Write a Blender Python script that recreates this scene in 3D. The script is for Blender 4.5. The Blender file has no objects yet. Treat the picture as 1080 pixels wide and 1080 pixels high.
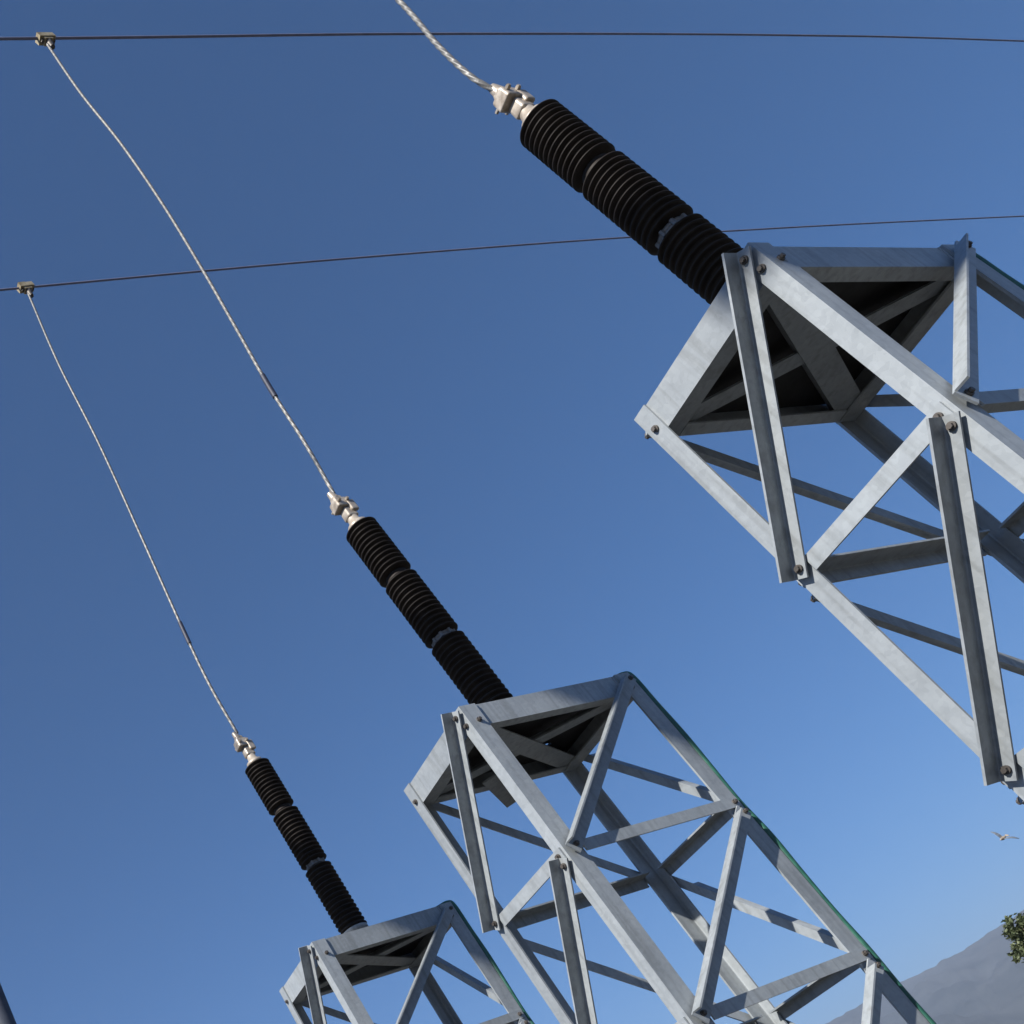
import bpy, math, random
from mathutils import Vector, Matrix, noise

random.seed(7)
scene = bpy.context.scene
COL = scene.collection
S = 1.2            # metres per layout unit (width of a tower's wide face)
ZG = 4.2           # metres from the ground up to the tower platform
R_ = 0.5783        # depth of a tower relative to its width
H = 0.7701         # height of one bracing panel
HX, HY = 0.5, R_ / 2
STEP = Vector((0.0533, 1.967, 0.0))   # one tower to the next


def W(v):
    return Vector((v[0] * S, v[1] * S, v[2] * S + ZG))


# ------------------------------------------------------------------ materials
def new_mat(name):
    m = bpy.data.materials.new(name)
    m.use_nodes = True
    nt = m.node_tree
    b = nt.nodes['Principled BSDF']
    return m, nt, b


def noise_col(nt, b, c1, c2, scale, detail=6, rough=0.6, coord='Object', stretch=None, lo=0.35, hi=0.65):
    tc = nt.nodes.new('ShaderNodeTexCoord')
    n = nt.nodes.new('ShaderNodeTexNoise')
    n.inputs['Scale'].default_value = scale
    n.inputs['Detail'].default_value = detail
    n.inputs['Roughness'].default_value = rough
    src = tc.outputs[coord]
    if stretch:
        mp = nt.nodes.new('ShaderNodeMapping')
        mp.inputs['Scale'].default_value = stretch
        nt.links.new(src, mp.inputs['Vector'])
        src = mp.outputs['Vector']
    nt.links.new(src, n.inputs['Vector'])
    r = nt.nodes.new('ShaderNodeValToRGB')
    r.color_ramp.elements[0].position = lo
    r.color_ramp.elements[1].position = hi
    r.color_ramp.elements[0].color = (*c1, 1)
    r.color_ramp.elements[1].color = (*c2, 1)
    nt.links.new(n.outputs['Fac'], r.inputs['Fac'])
    nt.links.new(r.outputs['Color'], b.inputs['Base Color'])
    return n, r


def add_bump(nt, b, scale, strength, dist=0.002):
    tc = nt.nodes.new('ShaderNodeTexCoord')
    n = nt.nodes.new('ShaderNodeTexNoise')
    n.inputs['Scale'].default_value = scale
    n.inputs['Detail'].default_value = 4
    nt.links.new(tc.outputs['Object'], n.inputs['Vector'])
    bp = nt.nodes.new('ShaderNodeBump')
    bp.inputs['Strength'].default_value = strength
    bp.inputs['Distance'].default_value = dist
    nt.links.new(n.outputs['Fac'], bp.inputs['Height'])
    nt.links.new(bp.outputs['Normal'], b.inputs['Normal'])


def steel_mat(name, base, dark, metallic=0.25, rough=0.5):
    m, nt, b = new_mat(name)
    b.inputs['Metallic'].default_value = metallic
    b.inputs['Roughness'].default_value = rough
    # zinc spangle
    tc = nt.nodes.new('ShaderNodeTexCoord')
    vo = nt.nodes.new('ShaderNodeTexVoronoi')   # random grey per crystal
    vo.inputs['Scale'].default_value = 55
    nt.links.new(tc.outputs['Object'], vo.inputs['Vector'])
    # broad weathering
    n = nt.nodes.new('ShaderNodeTexNoise')
    n.inputs['Scale'].default_value = 4.0
    n.inputs['Detail'].default_value = 7
    n.inputs['Roughness'].default_value = 0.62
    nt.links.new(tc.outputs['Object'], n.inputs['Vector'])
    r = nt.nodes.new('ShaderNodeValToRGB')
    r.color_ramp.elements[0].position = 0.30
    r.color_ramp.elements[1].position = 0.60
    r.color_ramp.elements[0].color = (*dark, 1)
    r.color_ramp.elements[1].color = (*base, 1)
    nt.links.new(n.outputs['Fac'], r.inputs['Fac'])
    # run-off streaks, stretched down the tower
    mp = nt.nodes.new('ShaderNodeMapping')
    mp.inputs['Scale'].default_value = (28, 28, 1.6)
    nt.links.new(tc.outputs['Object'], mp.inputs['Vector'])
    n2 = nt.nodes.new('ShaderNodeTexNoise')
    n2.inputs['Scale'].default_value = 1.0
    n2.inputs['Detail'].default_value = 5
    nt.links.new(mp.outputs['Vector'], n2.inputs['Vector'])
    r2 = nt.nodes.new('ShaderNodeValToRGB')
    r2.color_ramp.elements[0].position = 0.33
    r2.color_ramp.elements[1].position = 0.52
    r2.color_ramp.elements[0].color = (0.80, 0.79, 0.77, 1)
    r2.color_ramp.elements[1].color = (1, 1, 1, 1)
    nt.links.new(n2.outputs['Fac'], r2.inputs['Fac'])
    mx = nt.nodes.new('ShaderNodeMix'); mx.data_type = 'RGBA'; mx.blend_type = 'MULTIPLY'
    mx.inputs['Factor'].default_value = 1.0
    nt.links.new(r.outputs['Color'], mx.inputs['A'])
    nt.links.new(r2.outputs['Color'], mx.inputs['B'])
    mx2 = nt.nodes.new('ShaderNodeMix'); mx2.data_type = 'RGBA'; mx2.blend_type = 'SOFT_LIGHT'
    mx2.inputs['Factor'].default_value = 0.12
    nt.links.new(mx.outputs['Result'], mx2.inputs['A'])
    bw = nt.nodes.new('ShaderNodeRGBToBW')
    nt.links.new(vo.outputs['Color'], bw.inputs['Color'])
    nt.links.new(bw.outputs['Val'], mx2.inputs['B'])
    hs = nt.nodes.new('ShaderNodeHueSaturation')
    hs.inputs['Saturation'].default_value = 0.8
    nt.links.new(mx2.outputs['Result'], hs.inputs['Color'])
    oi = nt.nodes.new('ShaderNodeObjectInfo')      # each bar comes from its own galvanising batch
    mr = nt.nodes.new('ShaderNodeMapRange')
    mr.inputs['To Min'].default_value = 0.86
    mr.inputs['To Max'].default_value = 1.10
    nt.links.new(oi.outputs['Random'], mr.inputs['Value'])
    nt.links.new(mr.outputs['Result'], hs.inputs['Value'])
    nt.links.new(hs.outputs['Color'], b.inputs['Base Color'])
    bp = nt.nodes.new('ShaderNodeBump')
    bp.inputs['Strength'].default_value = 0.25
    bp.inputs['Distance'].default_value = 0.002
    nt.links.new(n.outputs['Fac'], bp.inputs['Height'])
    nt.links.new(bp.outputs['Normal'], b.inputs['Normal'])
    return m


GALV = steel_mat('galvanised steel', (0.282, 0.315, 0.340), (0.232, 0.262, 0.286), 0.18, 0.47)
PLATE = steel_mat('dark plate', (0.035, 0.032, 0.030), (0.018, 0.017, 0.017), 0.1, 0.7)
JOINT = steel_mat('joint metal', (0.22, 0.21, 0.2), (0.12, 0.11, 0.105), 0.3, 0.5)
BOLT = steel_mat('bolt steel', (0.11, 0.095, 0.085), (0.05, 0.045, 0.042), 0.4, 0.55)

PORC, nt, b = new_mat('brown porcelain')
noise_col(nt, b, (0.011, 0.008, 0.007), (0.026, 0.021, 0.018), 9)
b.inputs['Roughness'].default_value = 0.62
b.inputs['Specular IOR Level'].default_value = 0.25

ALU, nt, b = new_mat('aluminium')
noise_col(nt, b, (0.24, 0.20, 0.16), (0.46, 0.41, 0.35), 22)
b.inputs['Metallic'].default_value = 0.3
b.inputs['Roughness'].default_value = 0.42
add_bump(nt, b, 30, 0.3)

STRAND, nt, b = new_mat('aluminium strand')
noise_col(nt, b, (0.11, 0.11, 0.11), (0.185, 0.182, 0.176), 20)
b.inputs['Metallic'].default_value = 0.2
b.inputs['Roughness'].default_value = 0.5

COND, nt, b = new_mat('weathered conductor')
noise_col(nt, b, (0.14, 0.15, 0.235), (0.19, 0.195, 0.29), 5)
b.inputs['Roughness'].default_value = 0.75

TAPE, nt, b = new_mat('dark tape')
noise_col(nt, b, (0.012, 0.015, 0.035), (0.022, 0.026, 0.05), 30)
b.inputs['Roughness'].default_value = 0.6

BRONZE, nt, b = new_mat('weathered clamp metal')
noise_col(nt, b, (0.16, 0.12, 0.06), (0.42, 0.36, 0.24), 12)
b.inputs['Metallic'].default_value = 0.3
b.inputs['Roughness'].default_value = 0.5

GREEN, nt, b = new_mat('green cable sheath')
noise_col(nt, b, (0.012, 0.075, 0.052), (0.025, 0.115, 0.08), 25)
b.inputs['Roughness'].default_value = 0.5

POLE, nt, b = new_mat('slate pole paint')
noise_col(nt, b, (0.035, 0.045, 0.07), (0.055, 0.065, 0.09), 9)
b.inputs['Roughness'].default_value = 0.7

CONC, nt, b = new_mat('concrete')
noise_col(nt, b, (0.24, 0.235, 0.22), (0.36, 0.35, 0.33), 7)
b.inputs['Roughness'].default_value = 0.9
add_bump(nt, b, 60, 0.4)

GROUND, nt, b = new_mat('gravel ground')
noise_col(nt, b, (0.04, 0.036, 0.03), (0.07, 0.063, 0.05), 2.5, detail=12, rough=0.75)
b.inputs['Roughness'].default_value = 0.95
add_bump(nt, b, 40, 0.6, 0.02)

HILL, nt, b = new_mat('mountain scrub')
noise_col(nt, b, (0.014, 0.022, 0.025), (0.048, 0.056, 0.060), 0.007, detail=10, rough=0.65)
b.inputs['Roughness'].default_value = 1.0

LEAF, nt, b = new_mat('leaf green')
noise_col(nt, b, (0.06, 0.08, 0.035), (0.12, 0.14, 0.065), 1.6, detail=4)
b.inputs['Roughness'].default_value = 0.6
BARK, nt, b = new_mat('bark')
noise_col(nt, b, (0.07, 0.05, 0.035), (0.16, 0.12, 0.09), 12)
b.inputs['Roughness'].default_value = 0.95

FEATHER, nt, b = new_mat('pale feathers')
noise_col(nt, b, (0.16, 0.125, 0.095), (0.36, 0.30, 0.23), 18)
b.inputs['Roughness'].default_value = 0.8
WING, nt, b = new_mat('grey wing feathers')
noise_col(nt, b, (0.10, 0.12, 0.15), (0.20, 0.22, 0.25), 18)
b.inputs['Roughness'].default_value = 0.8


# ------------------------------------------------------------------ mesh helpers
class MB:
    def __init__(self):
        self.v = []; self.f = []; self.sm = []

    def add(self, verts, faces, smooth=False):
        o = len(self.v)
        self.v += [Vector(p) for p in verts]
        self.f += [tuple(i + o for i in f) for f in faces]
        self.sm += [smooth] * len(faces)

    def prism(self, poly0, poly1):
        n = len(poly0)
        vs = list(poly0) + list(poly1)
        fs = [(i, (i + 1) % n, n + (i + 1) % n, n + i) for i in range(n)]
        fs += [tuple(range(n))[::-1], tuple(range(n, 2 * n))]
        self.add(vs, fs)

    def box(self, lo, hi):
        x0, y0, z0 = lo; x1, y1, z1 = hi
        self.prism([(x0, y0, z0), (x1, y0, z0), (x1, y1, z0), (x0, y1, z0)],
                   [(x0, y0, z1), (x1, y0, z1), (x1, y1, z1), (x0, y1, z1)])

    def obox(self, c, ax, ay, az, sx, sy, sz, taper=1.0):
        c = Vector(c)
        lo = [c + ax * (sx * i) + ay * (sy * j) - az * sz for i, j in ((-1, -1), (1, -1), (1, 1), (-1, 1))]
        hi = [c + ax * (sx * i * taper) + ay * (sy * j * taper) + az * sz for i, j in ((-1, -1), (1, -1), (1, 1), (-1, 1))]
        self.prism(lo, hi)

    def cyl(self, p0, p1, r0, r1, n=16, smooth=True):
        p0 = Vector(p0); p1 = Vector(p1)
        d = (p1 - p0).normalized()
        a = d.orthogonal().normalized(); c = d.cross(a)
        k = [(math.cos(2 * math.pi * i / n), math.sin(2 * math.pi * i / n)) for i in range(n)]
        vs = [p0 + a * (r0 * x) + c * (r0 * y) for x, y in k] + [p1 + a * (r1 * x) + c * (r1 * y) for x, y in k]
        self.add(vs, [(i, (i + 1) % n, n + (i + 1) % n, n + i) for i in range(n)], smooth)
        self.add(vs, [tuple(range(n))[::-1], tuple(range(n, 2 * n))])

    def lathe(self, prof, n=40, smooth=True):
        """prof: list of (radius, z)"""
        vs = []; fs = []
        for r, z in prof:
            for i in range(n):
                t = 2 * math.pi * i / n
                vs.append((r * math.cos(t), r * math.sin(t), z))
        for j in range(len(prof) - 1):
            for i in range(n):
                fs.append((j * n + i, j * n + (i + 1) % n, (j + 1) * n + (i + 1) % n, (j + 1) * n + i))
        self.add(vs, fs, smooth)
        self.add(vs[:n], [tuple(range(n))[::-1]])
        self.add(vs[-n:], [tuple(range(n))])

    def tube(self, pts, r, n=10, strands=0, pitch=0.15, depth=0.16, smooth=True):
        pts = [Vector(p) for p in pts]
        vs = []; fs = []
        nrm = None; dist = 0
        for i, p in enumerate(pts):
            t = (pts[min(i + 1, len(pts) - 1)] - pts[max(i - 1, 0)]).normalized()
            if nrm is None: nrm = t.orthogonal().normalized()
            nrm = (nrm - t * nrm.dot(t)).normalized()
            bn = t.cross(nrm)
            if i: dist += (p - pts[i - 1]).length
            for k in range(n):
                a = 2 * math.pi * k / n
                rr = r
                if strands:
                    rr = r * (1 - depth + depth * abs(math.cos(strands * (a / 2) + dist / pitch * math.pi)) ** 0.7 * 1.2)
                vs.append(p + nrm * (rr * math.cos(a)) + bn * (rr * math.sin(a)))
        for i in range(len(pts) - 1):
            for k in range(n):
                fs.append((i * n + k, i * n + (k + 1) % n, (i + 1) * n + (k + 1) % n, (i + 1) * n + k))
        self.add(vs, fs, smooth)
        self.add(vs[:n], [tuple(range(n))[::-1]])
        self.add(vs[-n:], [tuple(range(n))])

    def angle(self, p0, p1, da, db, wa, wb, t):
        """L-section bar from p0 to p1: the root edge runs p0-p1, one flange along da, one along db."""
        p0 = Vector(p0); p1 = Vector(p1)
        d = (p1 - p0).normalized()
        da = Vector(da); da = (da - d * da.dot(d)).normalized()
        db = Vector(db); db = (db - d * db.dot(d)); db = (db - da * db.dot(da)).normalized()
        prof = [(0, 0), (wa, 0), (wa, t), (t * 1.6, t), (t * 1.15, t * 1.15), (t, t * 1.6), (t, wb), (0, wb)]
        if d.dot(da.cross(db)) < 0: prof = prof[::-1]
        self.prism([p0 + da * a + db * c for a, c in prof], [p1 + da * a + db * c for a, c in prof])

    def build(self, name, mat, parent=None, loc=None, scale=None):
        me = bpy.data.meshes.new(name)
        s = scale if scale else 1.0
        me.from_pydata([tuple(p * s) for p in self.v], [], self.f)
        me.polygons.foreach_set('use_smooth', self.sm)
        me.materials.append(mat)
        me.update()
        o = bpy.data.objects.new(name, me)
        COL.objects.link(o)
        if parent: o.parent = parent
        if loc is not None: o.location = loc
        return o


def tag(o, label, cat, group=None):
    o['label'] = label; o['category'] = cat
    if group: o['group'] = group
    return o


def empty(name, loc):
    o = bpy.data.objects.new(name, None)
    o.empty_display_size = 0.2
    COL.objects.link(o)
    o.location = loc
    return o


def copy_tree(o, parent=None):
    c = o.copy()
    COL.objects.link(c)
    if parent: c.parent = parent
    for ch in list(o.children):
        copy_tree(ch, c)
    return c


# ------------------------------------------------------------------ lattice tower (origin: ground centre; local units u, scaled by S)
NP = 4
ZB = -NP * H                 # foot of the lattice
GZ = -ZG / S                 # ground level in layout units
T = 0.009


def make_tower():
    root = empty('lattice_tower', (0, 0, 0))
    L = Vector

    def put(mb, name, mat, par=root):
        # part meshes are made in layout units around the platform centre, root sits on the ground
        for p in mb.v: p.z -= GZ
        return mb.build(name, mat, par, scale=S)

    def bolt(p, out, par, r=0.0082):
        mb = MB(); p = L(p); out = L(out)
        mb.cyl(p, p + out * 0.006, r * 1.45, r * 1.45, 14)
        mb.cyl(p + out * 0.0062, p + out * 0.014, r, r * 0.94, 6, smooth=False)
        put(mb, 'bolt', BOLT, par)

    # legs: root of the angle at each corner
    for sx in (-1, 1):
        for sy in (-1, 1):
            mb = MB()
            c = L((sx * HX, sy * HY, 0))
            mb.angle(c + L((0, 0, ZB - 0.02)), c, (-sx, 0, 0), (0, -sy, 0), 0.088, 0.056, T)
            leg = put(mb, 'leg', GALV)
            mb = MB()
            mb.box((c.x - 0.10, c.y - 0.09, ZB - 0.035), (c.x + 0.10, c.y + 0.09, ZB - 0.021))
            put(mb, 'base_plate', GALV, leg)
            mb = MB()
            f0 = 0.15
            mb.prism([(c.x - f0, c.y - f0 * .85, GZ - 0.1), (c.x + f0, c.y - f0 * .85, GZ - 0.1), (c.x + f0, c.y + f0 * .85, GZ - 0.1), (c.x - f0, c.y + f0 * .85, GZ - 0.1)],
                     [(c.x - f0 * .85, c.y - f0 * .72, ZB - 0.036), (c.x + f0 * .85, c.y - f0 * .72, ZB - 0.036), (c.x + f0 * .85, c.y + f0 * .72, ZB - 0.036), (c.x - f0 * .85, c.y + f0 * .72, ZB - 0.036)])
            put(mb, 'footing', CONC)

    # four faces: (from corner, to corner, outward normal); the diagonal comes down from 'from' to 'to'
    faces = [((-1, -1), (-1, 1), (-1, 0)), ((1, -1), (-1, -1), (0, -1)),
             ((-1, 1), (1, 1), (0, 1)), ((1, 1), (1, -1), (1, 0))]
    for a, c, n in faces:
        out = L((n[0], n[1], 0))
        A = L((a[0] * HX, a[1] * HY, 0)); B = L((c[0] * HX, c[1] * HY, 0))
        along = (B - A).normalized()
        xf = n[0] != 0                       # narrow face or wide face
        wf, wo = (0.046, 0.062) if xf else (0.064, 0.040)
        front = n in ((-1, 0), (0, -1))
        if not front: wf, wo = (0.040, 0.036) if xf else (0.048, 0.036)
        ins = 0.034 if xf else 0.045         # node inset from the leg's corner
        for k in range(NP):
            z0 = -k * H - (0.035 if k == 0 else 0.05) - (0.0 if xf else 0.012)
            z1 = -(k + 1) * H + 0.005
            p0 = A + along * ins + L((0, 0, z0)); p1 = B - along * ins + L((0, 0, z1))
            d = (p1 - p0).normalized()
            nn = out.cross(d).normalized()
            if nn.z < 0: nn = -nn            # in-plane, towards the upper side of the bar
            off = out * 0.014
            root_edge = nn * (wf * 0.5)
            mb = MB()
            e0 = p0 - d * (0.03 if xf else 0.012) + root_edge + off; e1 = p1 + d * 0.03 + root_edge + off
            if front and xf:
                mb.angle(e0, e1, -nn, out, wf, wo, 0.007)
            else:                            # outstanding flange coped back at the nodes
                mb.prism([e0, e0 - nn * wf, e0 - nn * wf + out * .007, e0 + out * .007], [e1, e1 - nn * wf, e1 - nn * wf + out * .007, e1 + out * .007])
                cp0, cp1 = (0.052, 0.012) if front else (0.13, 0.13)
                g0 = e0 + d * cp0 + out * .0065 - nn * .0004; g1 = e1 - d * cp1 + out * .0065 - nn * .0004
                mb.prism([g0, g0 - nn * .007, g0 - nn * .007 + out * wo, g0 + out * wo], [g1, g1 - nn * .007, g1 - nn * .007 + out * wo, g1 + out * wo])
            br = put(mb, 'diagonal_brace', GALV)
            bolt(p0 + off + out * 0.0075 - nn * 0.004, out, br)
            bolt(p1 + off + out * 0.0075 - nn * 0.004, out, br)
            # horizontal strut at the foot of the panel, bolted to the leg, flange inward along its top edge
            zc = -(k + 1) * H - 0.006
            mb = MB()
            wz = 0.054 if n[0] < 0 or n[1] > 0 else 0.050
            q0 = A + along * 0.012 + L((0, 0, zc + wz * .5)) + out * 0.010
            q1 = B - along * (0.062 if xf else 0.09) + L((0, 0, zc + wz * .5)) + out * 0.010
            if k == NP - 1: q1 = B - along * 0.06 + L((0, 0, zc + wz * .5)) + out * 0.010
            mb.angle(q0, q1, (0, 0, -1), -out, wz, 0.0085, 0.0075)
            # inward flange starts clear of both legs
            inset = 0.092 if not xf else 0.06
            e0 = A + along * inset + L((0, 0, zc + wz * .5 - 0.0004)) + out * 0.0015
            e1 = B - along * inset + L((0, 0, zc + wz * .5 - 0.0004)) + out * 0.0015
            lo = [e0, e1, e1 - out * 0.056, e0 - out * 0.056]
            mb.prism([v - L((0, 0, .0075)) for v in lo], lo)
            st = put(mb, 'horizontal_strut', GALV)
            bolt(q0 + along * 0.026 - L((0, 0, wz * .5)) , out, st)
    # platform frame: four edge beams (upright flange outside, bottom flange turned in)
    hb = 0.115
    g = T + 0.0015
    for sx in (-1, 1):
        mb = MB()
        x = sx * (HX - g)
        y0 = HY - 0.012
        mb.angle((x, -y0, -hb), (x, y0, -hb), (0, 0, 1), (-sx, 0, 0), hb - 0.001, 0.082, 0.008)
        bm = put(mb, 'platform_beam', GALV)
        for sy in (-1, 1):
            bolt((sx * HX, sy * (HY - 0.028), -0.088), (sx, 0, 0), bm)
        mb = MB()
        y = sx * (HY - g)
        x0 = HX - 0.10
        mb.angle((-x0, y, -hb + 0.0025), (x0, y, -hb + 0.0025), (0, 0, 1), (0, -sx, 0), hb - 0.0035, 0.046, 0.008)
        # end tabs reach the legs behind their flanges
        for e in (-1, 1):
            mb.box((min(e * x0, e * (HX - 0.022)), y - 0.0035, -hb + 0.004), (max(e * x0, e * (HX - 0.022)), y + 0.0035, -0.003))
        bm = put(mb, 'platform_beam', GALV)
        for e in (-1, 1):
            bolt((e * (HX - 0.05), sx * HY, -0.088), (0, sx, 0), bm)
    # cross bars under the plate
    wb = 0.043
    for s, zz in ((1, -0.104), (-1, -0.094)):
        p0 = L((-HX + 0.04, -s * (HY - 0.04), zz)); p1 = L((HX - 0.04, s * (HY - 0.04), zz))
        d = (p1 - p0).normalized(); nn = L((-d.y, d.x, 0))
        mb = MB()
        mb.angle(p0 + nn * wb, p1 + nn * wb, -nn, (0, 0, 1), wb * 2 * (1.05 if s == 1 else 0.8), 0.05, 0.008)
        put(mb, 'platform_crossbar', GALV)
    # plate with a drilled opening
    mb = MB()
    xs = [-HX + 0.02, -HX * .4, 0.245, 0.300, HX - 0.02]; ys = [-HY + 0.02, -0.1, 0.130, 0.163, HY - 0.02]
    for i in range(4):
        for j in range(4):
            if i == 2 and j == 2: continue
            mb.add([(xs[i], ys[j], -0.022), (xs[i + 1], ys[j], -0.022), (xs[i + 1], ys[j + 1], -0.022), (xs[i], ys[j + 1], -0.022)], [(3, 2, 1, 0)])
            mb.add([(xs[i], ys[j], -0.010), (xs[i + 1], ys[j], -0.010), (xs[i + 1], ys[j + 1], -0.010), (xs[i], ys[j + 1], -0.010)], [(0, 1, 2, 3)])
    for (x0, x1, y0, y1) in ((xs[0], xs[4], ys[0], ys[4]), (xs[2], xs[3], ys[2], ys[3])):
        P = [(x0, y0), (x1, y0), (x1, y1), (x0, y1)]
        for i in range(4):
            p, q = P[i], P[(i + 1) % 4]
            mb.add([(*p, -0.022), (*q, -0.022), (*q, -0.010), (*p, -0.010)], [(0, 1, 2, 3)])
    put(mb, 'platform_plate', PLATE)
    return root


TG = 'lattice towers standing in a row'
t0 = make_tower()
towers = [t0, copy_tree(t0), copy_tree(t0)]
labels = ['nearest and largest galvanised lattice tower, cut off by the right edge of the photo',
          'middle galvanised lattice tower with a small bracket sticking out under its platform',
          'farthest and smallest galvanised lattice tower at the bottom of the photo']
for i, t in enumerate(towers):
    p = W(STEP * i); t.location = (p.x, p.y, 0)
    tag(t, labels[i], 'lattice tower', TG)

# bracket only on the middle tower
mb = MB()
d = Vector((0.23, 0.20, 0)).normalized(); sd = Vector((-d.y, d.x, 0)); c0 = Vector((-0.15, 0.15, -0.1185 - GZ)); c1 = Vector((0.175, 0.435, -0.1185 - GZ))
mb.angle(c0 - sd * 0.04, c1 - sd * 0.04, sd, (0, 0, -1), 0.08, 0.045, 0.009)
mb.build('bracket', GALV, towers[1], scale=S)


# ------------------------------------------------------------------ post insulators on the platforms
def shed_profile(z0, z1, rc, rs, n):
    p = [(rc * 0.9, z0)]
    dz = (z1 - z0) / n
    for i in range(n):
        a = z0 + i * dz
        p += [(rc, a + dz * 0.05), (rs * 0.86, a + dz * 0.22), (rs, a + dz * 0.30), (rs * 1.0, a + dz * 0.42), (rs * 0.90, a + dz * 0.56), (rc * 1.05, a + dz * 0.90)]
    p.append((rc * 0.9, z1))
    return p


def make_insulator():
    root = empty('post_insulator', (0, 0, 0))
    mb = MB(); mb.lathe([(0.12, -0.0095), (0.12, 0.012), (0.075, 0.016), (0.062, 0.085), (0.085, 0.09), (0.085, 0.118)])
    mb.build('base_flange', GALV, root, scale=S)
    segs = [(0.119, 0.599), (0.631, 1.043), (1.079, 1.452)]
    for z0, z1 in segs:
        mb = MB(); mb.lathe(shed_profile(z0, z1, 0.062, 0.0895, max(8, round((z1 - z0) / 0.031))), 44)
        mb.build('insulator_section', PORC, root, scale=S)
    for z0, z1, jm in ((0.600, 0.630, JOINT), (1.044, 1.078, PORC)):
        mb = MB()
        zm = (z0 + z1) / 2
        mb.lathe([(0.050, z0), (0.058, z0 + 0.002), (0.058, zm - 0.002), (0.054, zm), (0.058, zm + 0.002), (0.058, z1 - 0.002), (0.050, z1)], 28)
        for i in range(8 if jm is JOINT else 0):
            a = 2 * math.pi * i / 8
            x, y = 0.058 * math.cos(a), 0.058 * math.sin(a)
            mb.cyl((x, y, z0 + 0.001), (x, y, z1 - 0.001), 0.009, 0.009, 6, False)
        mb.build('joint_flange', jm, root, scale=S)
    # terminal
    mb = MB(); mb.lathe([(0.052, 1.4535), (0.056, 1.457), (0.056, 1.476), (0.034, 1.482), (0.030, 1.53), (0.026, 1.545)], 28)
    mb.build('cap_flange', ALU, root, scale=S)
    mb = MB()
    X, Y, Z = Vector((1, 0, 0)), Vector((0, 1, 0)), Vector((0, 0, 1))
    mb.obox((0, 0, 1.565), X, Y, Z, 0.034, 0.030, 0.036, 0.9)
    mb.obox((-0.016, 0.0, 1.638), X, Y, Z, 0.044, 0.038, 0.036, 0.9)
    mb.obox((0.026, -0.030, 1.600), X, Y, Z, 0.024, 0.012, 0.040)
    mb.obox((-0.014, 0.0, 1.690), X, Y, Z, 0.030, 0.026, 0.0155, 0.8)
    mb.cyl((-0.016, 0, 1.690), (-0.026, 0, 1.742), 0.026, 0.016, 18)
    cl = mb.build('terminal_clamp', ALU, root, scale=S)
    bv = cl.modifiers.new('bevel', 'BEVEL'); bv.width = 0.012; bv.segments = 3; bv.limit_method = 'ANGLE'; bv.angle_limit = math.radians(40)
    for x, z in ((-0.042, 1.640), (0.010, 1.640)):
        mb = MB(); mb.cyl((x, -0.054, z), (x, 0.052, z), 0.0075, 0.0085, 6, False)
        mb.cyl((x, -0.050, z), (x, -0.0385, z), 0.012, 0.012, 6, False)
        mb.build('clamp_bolt', ALU, cl, scale=S)
    return root


IG = 'brown post insulators on the towers'
i0 = make_insulator()
ins = [i0, copy_tree(i0), copy_tree(i0)]
labels = ['long dark brown ribbed insulator on the nearest tower, at the top of the photo',
          'dark brown ribbed insulator of three sections on the middle tower with the bracket',
          'small dark brown ribbed insulator on the farthest tower, lowest of the three']
for i, o in enumerate(ins):
    o.location = W(STEP * i)
    tag(o, labels[i], 'insulator', IG)


# ------------------------------------------------------------------ camera maths (used to read the surveyed points)
CAMR = ((0.89548402, -0.21102475, -0.39188892), (-0.20070909, 0.59441326, -0.77870966), (0.39727098, 0.77597773, 0.48993299))
CAMP = Vector((-3.688939, -1.39800225, -2.16694304))


def catmull(pts, n):
    P = [pts[0] * 2 - pts[1]] + pts + [pts[-1] * 2 - pts[-2]]
    out = []
    for i in range(1, len(P) - 2):
        a, b, c, d = P[i - 1:i + 3]
        for k in range(n):
            t = k / n
            out.append(0.5 * ((2 * b) + (c - a) * t + (2 * a - 5 * b + 4 * c - d) * t * t + (3 * b - a - 3 * c + d) * t ** 3))
    out.append(pts[-1])
    return out


# ------------------------------------------------------------------ overhead conductors
def conductor(y, pts, r, label):
    P = [Vector((x, y, z)) for x, z in pts]
    mb = MB(); mb.tube([W(p) for p in catmull(P, 24)], r * S, 10)
    o = mb.build('overhead_conductor', COND)
    return tag(o, label, 'power line', 'dark overhead conductors')


conductor(0.0, [(-26, 3.5), (-8, 6.2), (0.55, 7.62), (5.3, 8.5), (18.8, 10.8), (40, 13.6)], 0.0115,
          'overhead conductor above the nearest tower, running past outside the top of the photo')
conductor(1.967, [(-26, 2.2), (-8, 5.75), (0.59, 7.50), (5.28, 8.47), (11.8, 9.66), (18.8, 10.75), (40, 13.7)], 0.0115,
          'straight dark conductor running across the very top of the photo')
conductor(3.934, [(-26, 3.6), (-8, 6.1), (0.64, 7.29), (5.12, 7.87), (11.0, 8.50), (19.5, 9.21), (42, 10.9)], 0.0105,
          'dark conductor sloping across the photo behind the nearest insulator')

# ------------------------------------------------------------------ jumpers from the insulators up to the conductors
JG = 'pale twisted jumper wires'


def jumper(y, pts, label, tape=None):
    P = [Vector((x, y, z)) for x, z in pts]
    c = catmull(P, 90)
    mb = MB(); mb.tube([W(p) for p in c], 0.0108 * S, 20, strands=4, pitch=0.060 * S, depth=0.27)
    o = mb.build('jumper_wire', STRAND)
    tag(o, label, 'jumper wire', JG)
    if tape:
        i0, i1 = [int(len(c) * t) for t in tape]
        mb = MB(); mb.tube([W(p) for p in c[i0:i1 + 1]], 0.0160 * S, 12)
        mb.build('tape_wrap', TAPE, o)
    return o


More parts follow.
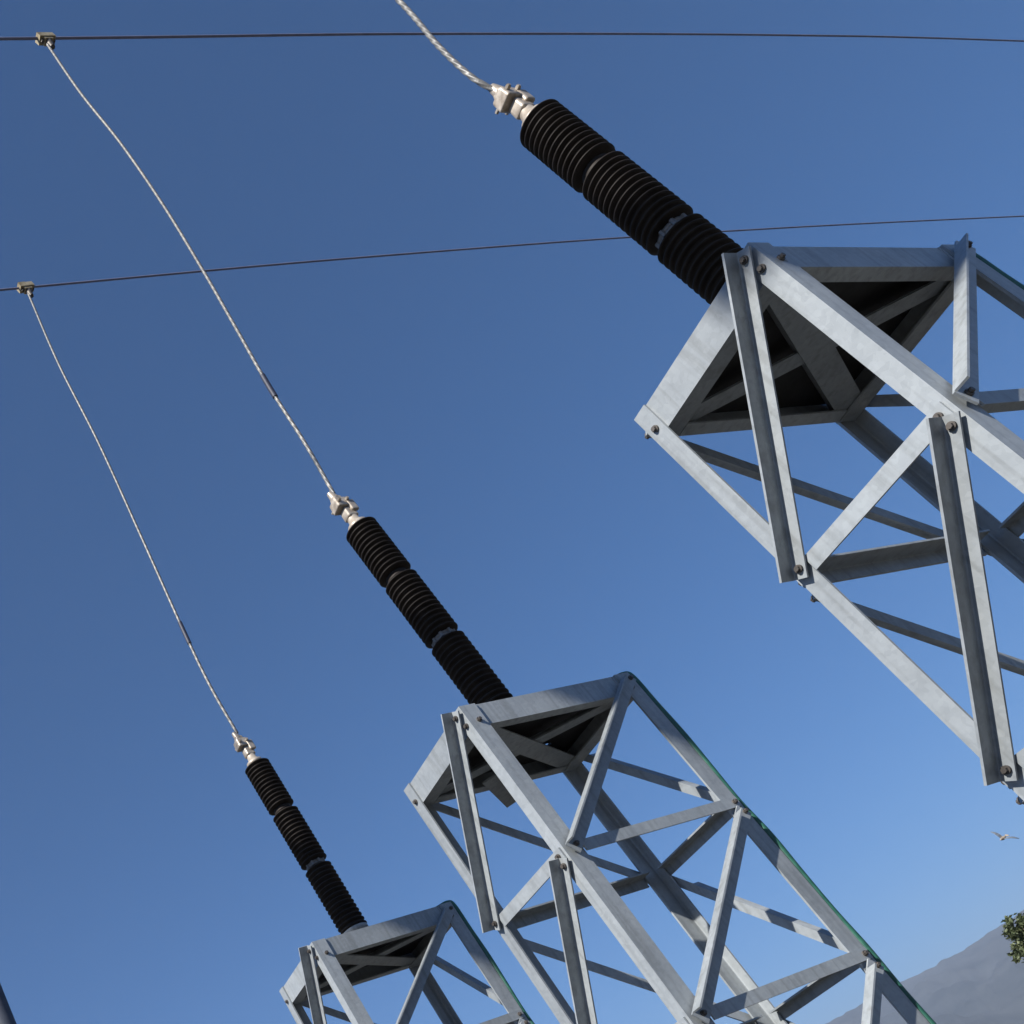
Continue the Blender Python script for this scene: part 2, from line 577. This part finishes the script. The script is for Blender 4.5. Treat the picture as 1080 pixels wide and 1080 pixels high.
def clamp(p, label):
    root = empty('line_clamp', W(p))
    X = Vector((0.985, 0, 0.17)).normalized(); Y = Vector((0, 1, 0)); Z = X.cross(Y)
    mb = MB()
    mb.obox((0, 0, 0.0), X, Y, Z, 0.075, 0.036, 0.030)
    mb.obox((-0.028, 0, 0.040), X, Y, Z, 0.036, 0.026, 0.010)
    mb.obox((0.004, 0, -0.046), X, Y, Z, 0.040, 0.030, 0.016)
    body = mb.build('clamp_body', BRONZE, root, scale=S)
    for x in (-0.05, 0.05):
        mb = MB(); q = X * x
        mb.cyl(q + Z * 0.055, q - Z * 0.055, 0.011, 0.011, 6, False)
        mb.cyl(q - Z * 0.032, q - Z * 0.048, 0.018, 0.018, 6, False)
        mb.build('clamp_bolt', BOLT, root, scale=S)
    mb = MB(); mb.cyl((0.006, 0, -0.063), (0.006, 0, -0.15), 0.030, 0.020, 14)
    mb.build('ferrule', BOLT, root, scale=S)
    return tag(root, label, 'line clamp', 'line clamps on the conductors')


def hit(px, py, y):
    """point of the plane Y=y seen at photo pixel (px, py)"""
    d = Vector(((px - 134.2) / 1177.8, (py - 871.8) / 1177.8, 1))
    w = Vector((sum(CAMR[k][i] * d[k] for k in range(3)) for i in range(3)))
    t = (y - CAMP.y) / w.y
    p = CAMP + w * t
    return (p.x, p.z)


ja = [hit(x, y, 0.0) for x, y in ((420, 0), (462, 48), (496, 80))]
jumper(0.0, [(0.556, 7.47), (0.42, 5.6), (0.17, 3.6)] + ja + [(-0.03, 1.712)],
       'thick pale jumper wire leaving the top of the photo above the nearest insulator')
jb = [hit(x, y, 1.967) for x, y in ((50, 47), (85, 98), (128, 152), (172, 216), (214, 285), (250, 348), (284, 408), (322, 468))]
jumper(1.967, jb + [(0.0533, 1.735)], 'long pale jumper wire from the top conductor down to the middle insulator', (0.725, 0.772))
jc = [hit(x, y, 3.934) for x, y in ((30, 310), (62, 384), (104, 467), (150, 568), (195, 668), (222, 724))]
jumper(3.934, jc + [(0.1066, 1.735)], 'pale jumper wire nearest the left edge, going down to the smallest insulator', (0.645, 0.690))
clamp((0.56, 0, 7.60), 'line clamp above the nearest tower, outside the top of the photo')
q = hit(48, 41, 1.967); clamp((q[0], 1.967, q[1]), 'olive clamp on the top conductor in the upper left corner')
q = hit(27, 303, 3.934); clamp((q[0], 3.934, q[1]), 'beige clamp at the left edge where the lower conductor meets its jumper')

# ------------------------------------------------------------------ green earth cables down the outer legs
GG = 'green earth cables on the towers'
labels = ['green cable on the nearest tower, only its top end showing at the right edge',
          'long green cable running down the right leg of the middle tower',
          'short green cable on the right leg of the farthest tower']
cab = None
for i in range(3):
    if cab is None:
        P = [(0.10, -0.02, 0.005), (0.30, -0.13, 0.006), (0.44, -0.225, 0.008), (HX + 0.004, -HY + 0.03, 0.010), (HX + 0.017, -HY + 0.012, -0.03), (HX + 0.017, -HY + 0.010, -0.2)]
        P += [(HX + 0.016 + 0.003 * math.sin(k * 1.7), -HY + 0.010 + 0.004 * math.cos(k * 2.3), -0.2 - 0.19 * k) for k in range(1, 15)]
        P += [(HX + 0.06, -HY, ZB - 0.02), (HX + 0.17, -HY, ZB - 0.12), (HX + 0.18, -HY, GZ - 0.05)]
        c = catmull([Vector((x, y, z)) for x, y, z in P], 8)
        mb = MB(); mb.tube(c, 0.0145, 12)
        o = cab = mb.build('earth_cable', GREEN, scale=S)
    else:
        o = cab.copy(); COL.objects.link(o)
    o.location = W(STEP * i)
    tag(o, labels[i], 'cable', GG)


# ------------------------------------------------------------------ far things
CAMW = W(CAMP)


def at(az, dist, z):
    return Vector((CAMW.x + dist * math.cos(math.radians(az)), CAMW.y + dist * math.sin(math.radians(az)), z))


# dark pole at the lower left
mb = MB()
mb.cyl((0, 0, -0.3), (0, 0, 9.6), 0.17, 0.13, 24)
p = at(73.15, 12.0, 0) + Vector((math.cos(math.radians(163.15)), math.sin(math.radians(163.15)), 0)) * 0.142
root = empty('steel_pole', (p.x, p.y, 0))
mb.build('shaft', POLE, root)
mb = MB(); mb.lathe([(0.15, 9.601), (0.15, 9.66), (0.04, 9.72)], 24); mb.build('pole_cap', POLE, root)
mb = MB(); mb.lathe([(0.3, 0.001), (0.3, 0.05), (0.174, 0.06)], 24); mb.build('base_collar', POLE, root)
tag(root, 'dark slate blue pole edge in the bottom left corner', 'pole')


# trees
def tree(loc, lobes, trunk_h, leaf, count, label, trunk_r=0.12):
    root = empty('leafy_tree', loc)
    mb = MB()
    top = Vector((0.05, 0.03, trunk_h))
    mb.tube(catmull([Vector((0, 0, -0.2)), Vector((0.04, -0.02, trunk_h * .5)), top], 5), trunk_r, 10)
    for c, r in lobes:
        mb.cyl(top - Vector((0, 0, 0.25)), Vector(c), trunk_r * .5, trunk_r * .12, 7)
    mb.build('trunk', BARK, root)
    mb = MB()
    tot = sum(r ** 2 for c, r in lobes)
    for c, r in lobes:
        c = Vector(c)
        nclump = max(8, int(count / 14 * r * r / tot))
        for k in range(nclump):
            d = Vector((random.gauss(0, 1), random.gauss(0, 1), random.gauss(0, 1))).normalized()
            cc = c + d * r * (0.35 + 0.65 * random.random() ** 0.5)
            for m in range(14):
                q = cc + Vector([max(-1.6, min(1.6, random.gauss(0, 1))) for _ in range(3)]) * r * 0.11
                a = Vector((random.gauss(0, 1), random.gauss(0, 1), random.gauss(0, 0.7))).normalized()
                n = a.orthogonal().normalized()
                w = a.cross(n)
                s = leaf * random.uniform(0.6, 1.3)
                mb.add([q - a * s, q + w * s * .45 + n * s * .1, q + a * s, q - w * s * .45 + n * s * .1], [(0, 1, 2, 3)])
    mb.build('crown', LEAF, root)
    return tag(root, label, 'tree', 'trees by the mountain')


def tree_from(az0, dist, lobes_ang, trunk_h, leaf, count, label, tr=0.12):
    base = at(az0, dist, 0)
    ls = []
    for az, el, r, dd in lobes_ang:
        p = at(az, dist + dd, CAMW.z + (dist + dd) * math.tan(math.radians(el)))
        ls.append((tuple(p - base), r))
    return tree(base, ls, trunk_h, leaf, count, label, tr)


tree_from(28.9, 30, [(31.1, 4.74, 0.29, 0), (31.35, 4.25, 0.29, 0.2), (31.65, 3.75, 0.24, -0.1), (30.7, 4.5, 0.25, 0.1), (30.4, 4.3, 0.40, 0.4), (30.9, 3.8, 0.30, -0.2), (29.7, 4.3, 0.55, 0.2), (28.8, 4.6, 0.7, 0),
                     (27.9, 3.9, 0.75, 0.3), (29.2, 3.2, 0.6, -0.3), (28.2, 5.2, 0.6, 0.2), (30.4, 3.2, 0.34, 0)], 1.6, 0.05, 24000,
          'green leafy tree crown showing at the right edge before the mountain')
tree_from(31.3, 75, [(32.6, 1.35, 0.85, 0), (31.6, 1.5, 1.2, 0.5), (30.6, 1.3, 1.3, 0), (31.2, 0.9, 1.2, -.4), (32.9, 0.8, 0.7, 0)], 1.6, 0.11, 9000,
          'faint distant tree in the bottom right corner below the green crown', 0.16)

# bird
bc = Vector(((1058 - 134.2) / 1177.8, (884 - 871.8) / 1177.8, 1))
bd = Vector((sum(CAMR[k][i] * bc[k] for k in range(3)) for i in range(3)))
bp = W(CAMP + bd * (13.0 / S))
root = empty('bird', bp)
BS = 0.5
ex = Vector(CAMR[0]); ey = -Vector(CAMR[1]); ez = -Vector(CAMR[2])   # flight lines chosen by the photo's silhouette
fwd = (ex * -0.8 + ey * -0.35 + ez * 0.45).normalized()
side = (ex * 0.25 + ey * 0.45 - ez * 0.86); side = (side - fwd * side.dot(fwd)).normalized()
upv = side.cross(fwd)
mb = MB()
prof = [(-0.13, 0.004, 0), (-0.10, 0.022, 0), (-0.05, 0.038, 0), (0.0, 0.044, 0), (0.05, 0.037, .003), (0.085, 0.026, .008), (0.105, 0.027, .012), (0.125, 0.020, .012), (0.137, 0.006, .008), (0.155, 0.001, .005)]
n = 14; vs = []; fs = []
for x, r, lift in prof:
    for k in range(n):
        a = 2 * math.pi * k / n
        vs.append(fwd * x + side * (r * math.cos(a)) + upv * (r * math.sin(a) + lift))
for j in range(len(prof) - 1):
    for k in range(n):
        fs.append((j * n + k, j * n + (k + 1) % n, (j + 1) * n + (k + 1) % n, (j + 1) * n + k))
mb.add(vs, fs, True)
tl = [-fwd * 0.11 + side * 0.015, -fwd * 0.11 - side * 0.015, -fwd * 0.21 - side * 0.045, -fwd * 0.225, -fwd * 0.21 + side * 0.045]
mb.prism([p + upv * 0.004 for p in tl][::-1], [p - upv * 0.003 for p in tl][::-1])
mb.build('body', FEATHER, root, scale=BS)
for s in (1, -1):
    mb = MB()
    o = side * s
    secs = [(0.03, 0.055, -0.055, 0.012), (0.10, 0.06, -0.06, 0.055), (0.17, 0.035, -0.065, 0.075), (0.24, -0.01, -0.07, 0.07), (0.285, -0.055, -0.08, 0.06)]
    vs = []
    for d, a, c, h in secs:
        vs += [fwd * a + o * d + upv * (h + .002), fwd * c + o * d + upv * (h - .004), fwd * c + o * d + upv * (h - .008), fwd * a + o * d + upv * (h - .008)]
    fs = []
    for j in range(len(secs) - 1):
        for k in range(4):
            fs.append((j * 4 + k, j * 4 + (k + 1) % 4, j * 4 + 4 + (k + 1) % 4, j * 4 + 4 + k))
    fs += [(3, 2, 1, 0), tuple(range(len(vs) - 4, len(vs)))]
    mb.add(vs, fs)
    mb.build('wing', WING, root, scale=BS)
tag(root, 'small pale bird flying in the sky near the right edge', 'bird')

# unseen gantry added behind the camera; girder and knee shaped to shade tower tops
E1 = Vector((-0.39, 1, 0)).normalized()
SD = Vector((-1, -0.39, 0.93)).normalized()
E2 = (Vector((0, 0, 1)) - SD * SD.z).normalized()
GD = 12.0


def gp(e1, wv, back=0.0):
    # point of the gantry plane: e1 along the girder, wv across it
    return W(E1 * e1 + E2 * (0.276 * e1 + wv) + SD * (GD + back))


gr = empty('shade_gantry', (gp(2.4, 0).x, gp(2.4, 0).y, 0))
def gpart(mb, name):
    for p in mb.v: p -= gr.location
    return mb.build(name, GALV, gr)
def slab(pts, th):
    mb = MB()
    a = [gp(e, w_) for e, w_ in pts]; b_ = [gp(e, w_, th) for e, w_ in pts]
    mb.prism(a, b_)
    return mb
gpart(slab([(-1.15, 0.0), (6.2, 0.0), (6.2, 0.55), (-1.15, 0.55)], 0.3), 'girder')
gpart(slab([(-0.42, -0.002), (-0.18, -0.36), (-0.10, -0.43), (0.07, -0.43), (0.13, -0.002)], 0.05), 'knee_shade_plate')  # added plate, outlined to cast shade on the nearest tower's top
for e in (-1.0, 6.0):
    q = gp(e, 0.2, 0.15)
    mb = MB(); mb.box((q.x - 0.22, q.y - 0.22, -0.2), (q.x + 0.22, q.y + 0.22, q.z))
    gpart(mb, 'column')
tag(gr, 'unseen steel gantry added behind the photographer to shade the tower tops', 'gantry')

# ground sheet
mb = MB()
rings = [0, 6, 15, 40, 120, 400, 1200, 4000, 12000]
n = 64
vs = [(0, 0, 0)]; fs = []
for r in rings[1:]:
    for k in range(n):
        a = 2 * math.pi * k / n
        vs.append((r * math.cos(a), r * math.sin(a), 0))
for k in range(n): fs.append((0, 1 + k, 1 + (k + 1) % n))
for j in range(len(rings) - 2):
    for k in range(n):
        a = 1 + j * n; fs.append((a + k, a + n + k, a + n + (k + 1) % n, a + (k + 1) % n))
mb.add(vs, fs)
o = mb.build('ground', GROUND); o['kind'] = 'structure'

# mountain range
mb = MB(); vs = []; fs = []
NA, NR = 900, 36
for i in range(NA + 1):
    az = -15 + 115 * i / NA
    ridge = math.tan(math.radians(5.3)) * 4500
    edge = min(1, (az + 15) / 25) * min(1, (100 - az) / 40)
    big = 1 + 0.035 * noise.noise(Vector((az * 0.16, 3.1, 0))) + 0.012 * noise.noise(Vector((az * 0.9, 1.7, 0))) + 0.008 * noise.noise(Vector((az * 3.1, 5.7, 0))) + 0.006 * noise.noise(Vector((az * 9.0, 2.7, 0)))
    hgt = ridge * big * max(0.05, edge) ** 0.7
    for j in range(NR + 1):
        t = j / NR
        r = 1500 + 5000 * t
        tt = (r - 1500) / 3000
        if tt <= 1: prof = tt ** 1.35
        else: prof = max(0, 1 - (r - 4500) / 2000) ** 0.8
        rel = noise.noise(Vector((az * 0.35, r * 0.0022, 9))) * 0.13 + noise.noise(Vector((az * 1.1, r * 0.006, 4))) * 0.07 + noise.noise(Vector((az * 3.3, r * 0.016, 2))) * 0.025
        z = hgt * (prof + rel * min(1, 6 * tt * max(0, 1 - tt)) if tt <= 1 else prof) - 1.0
        a = math.radians(az)
        vs.append((CAMW.x + r * math.cos(a), CAMW.y + r * math.sin(a), z + (CAMW.z * min(1, max(0, prof)))))
for i in range(NA):
    for j in range(NR):
        a = i * (NR + 1) + j
        fs.append((a, a + 1, a + NR + 2, a + NR + 1))
mb.add(vs, fs, True)
o = mb.build('mountain', HILL); o['kind'] = 'structure'

# haze
m = bpy.data.materials.new('haze air'); m.use_nodes = True
nt = m.node_tree; nt.nodes.clear()
out = nt.nodes.new('ShaderNodeOutputMaterial')
pv = nt.nodes.new('ShaderNodeVolumePrincipled')
pv.inputs['Color'].default_value = (0.48, 0.57, 0.74, 1)
pv.inputs['Density'].default_value = 2.0e-4
pv.inputs['Anisotropy'].default_value = 0.1
nt.links.new(pv.outputs['Volume'], out.inputs['Volume'])
mb = MB(); mb.box((-12100, -12100, -1.5), (12100, 12100, 560))
hz = mb.build('haze', m); hz['kind'] = 'stuff'

# ------------------------------------------------------------------ light
sun_dir = Vector((-1, -0.39, 0.93)).normalized()
el = math.asin(sun_dir.z)
rot = math.atan2(sun_dir.x, sun_dir.y)
ld = bpy.data.lights.new('sun', 'SUN')
ld.energy = 5.0
ld.angle = math.radians(0.5)
ld.color = (1.0, 0.95, 0.87)
lo = bpy.data.objects.new('sun', ld)
COL.objects.link(lo)
lo.rotation_euler = (-sun_dir).to_track_quat('-Z', 'Y').to_euler()
w = bpy.data.worlds.new('World'); scene.world = w
w.use_nodes = True
nt = w.node_tree
bg = nt.nodes['Background']
sky = nt.nodes.new('ShaderNodeTexSky')
sky.sky_type = 'NISHITA'
sky.sun_disc = False
sky.sun_elevation = el
sky.sun_rotation = rot
sky.altitude = 1500
sky.air_density = 1.0
sky.dust_density = 0.18
sky.ozone_density = 7.0
hs = nt.nodes.new('ShaderNodeHueSaturation')
hs.inputs['Saturation'].default_value = 1.2
nt.links.new(sky.outputs['Color'], hs.inputs['Color'])
nt.links.new(hs.outputs['Color'], bg.inputs['Color'])
bg.inputs['Strength'].default_value = 0.058

# ------------------------------------------------------------------ camera
cd = bpy.data.cameras.new('camera')
cam = bpy.data.objects.new('camera', cd)
COL.objects.link(cam)
rx, dn, fw = (Vector(r) for r in CAMR)
M = Matrix(((rx.x, -dn.x, -fw.x), (rx.y, -dn.y, -fw.y), (rx.z, -dn.z, -fw.z))).to_4x4()
M.translation = CAMW
cam.matrix_world = M
cd.sensor_width = 36
cd.sensor_fit = 'HORIZONTAL'
cd.lens = 1177.8 / 1080 * 36
cd.shift_x = (540 - 134.2) / 1080
cd.shift_y = (871.8 - 540) / 1080
cd.clip_start = 0.05
cd.clip_end = 30000
scene.camera = cam

scene.view_settings.view_transform = 'Standard'
scene.view_settings.look = 'None'
scene.view_settings.exposure = 1.0
scene.view_settings.gamma = 1.0
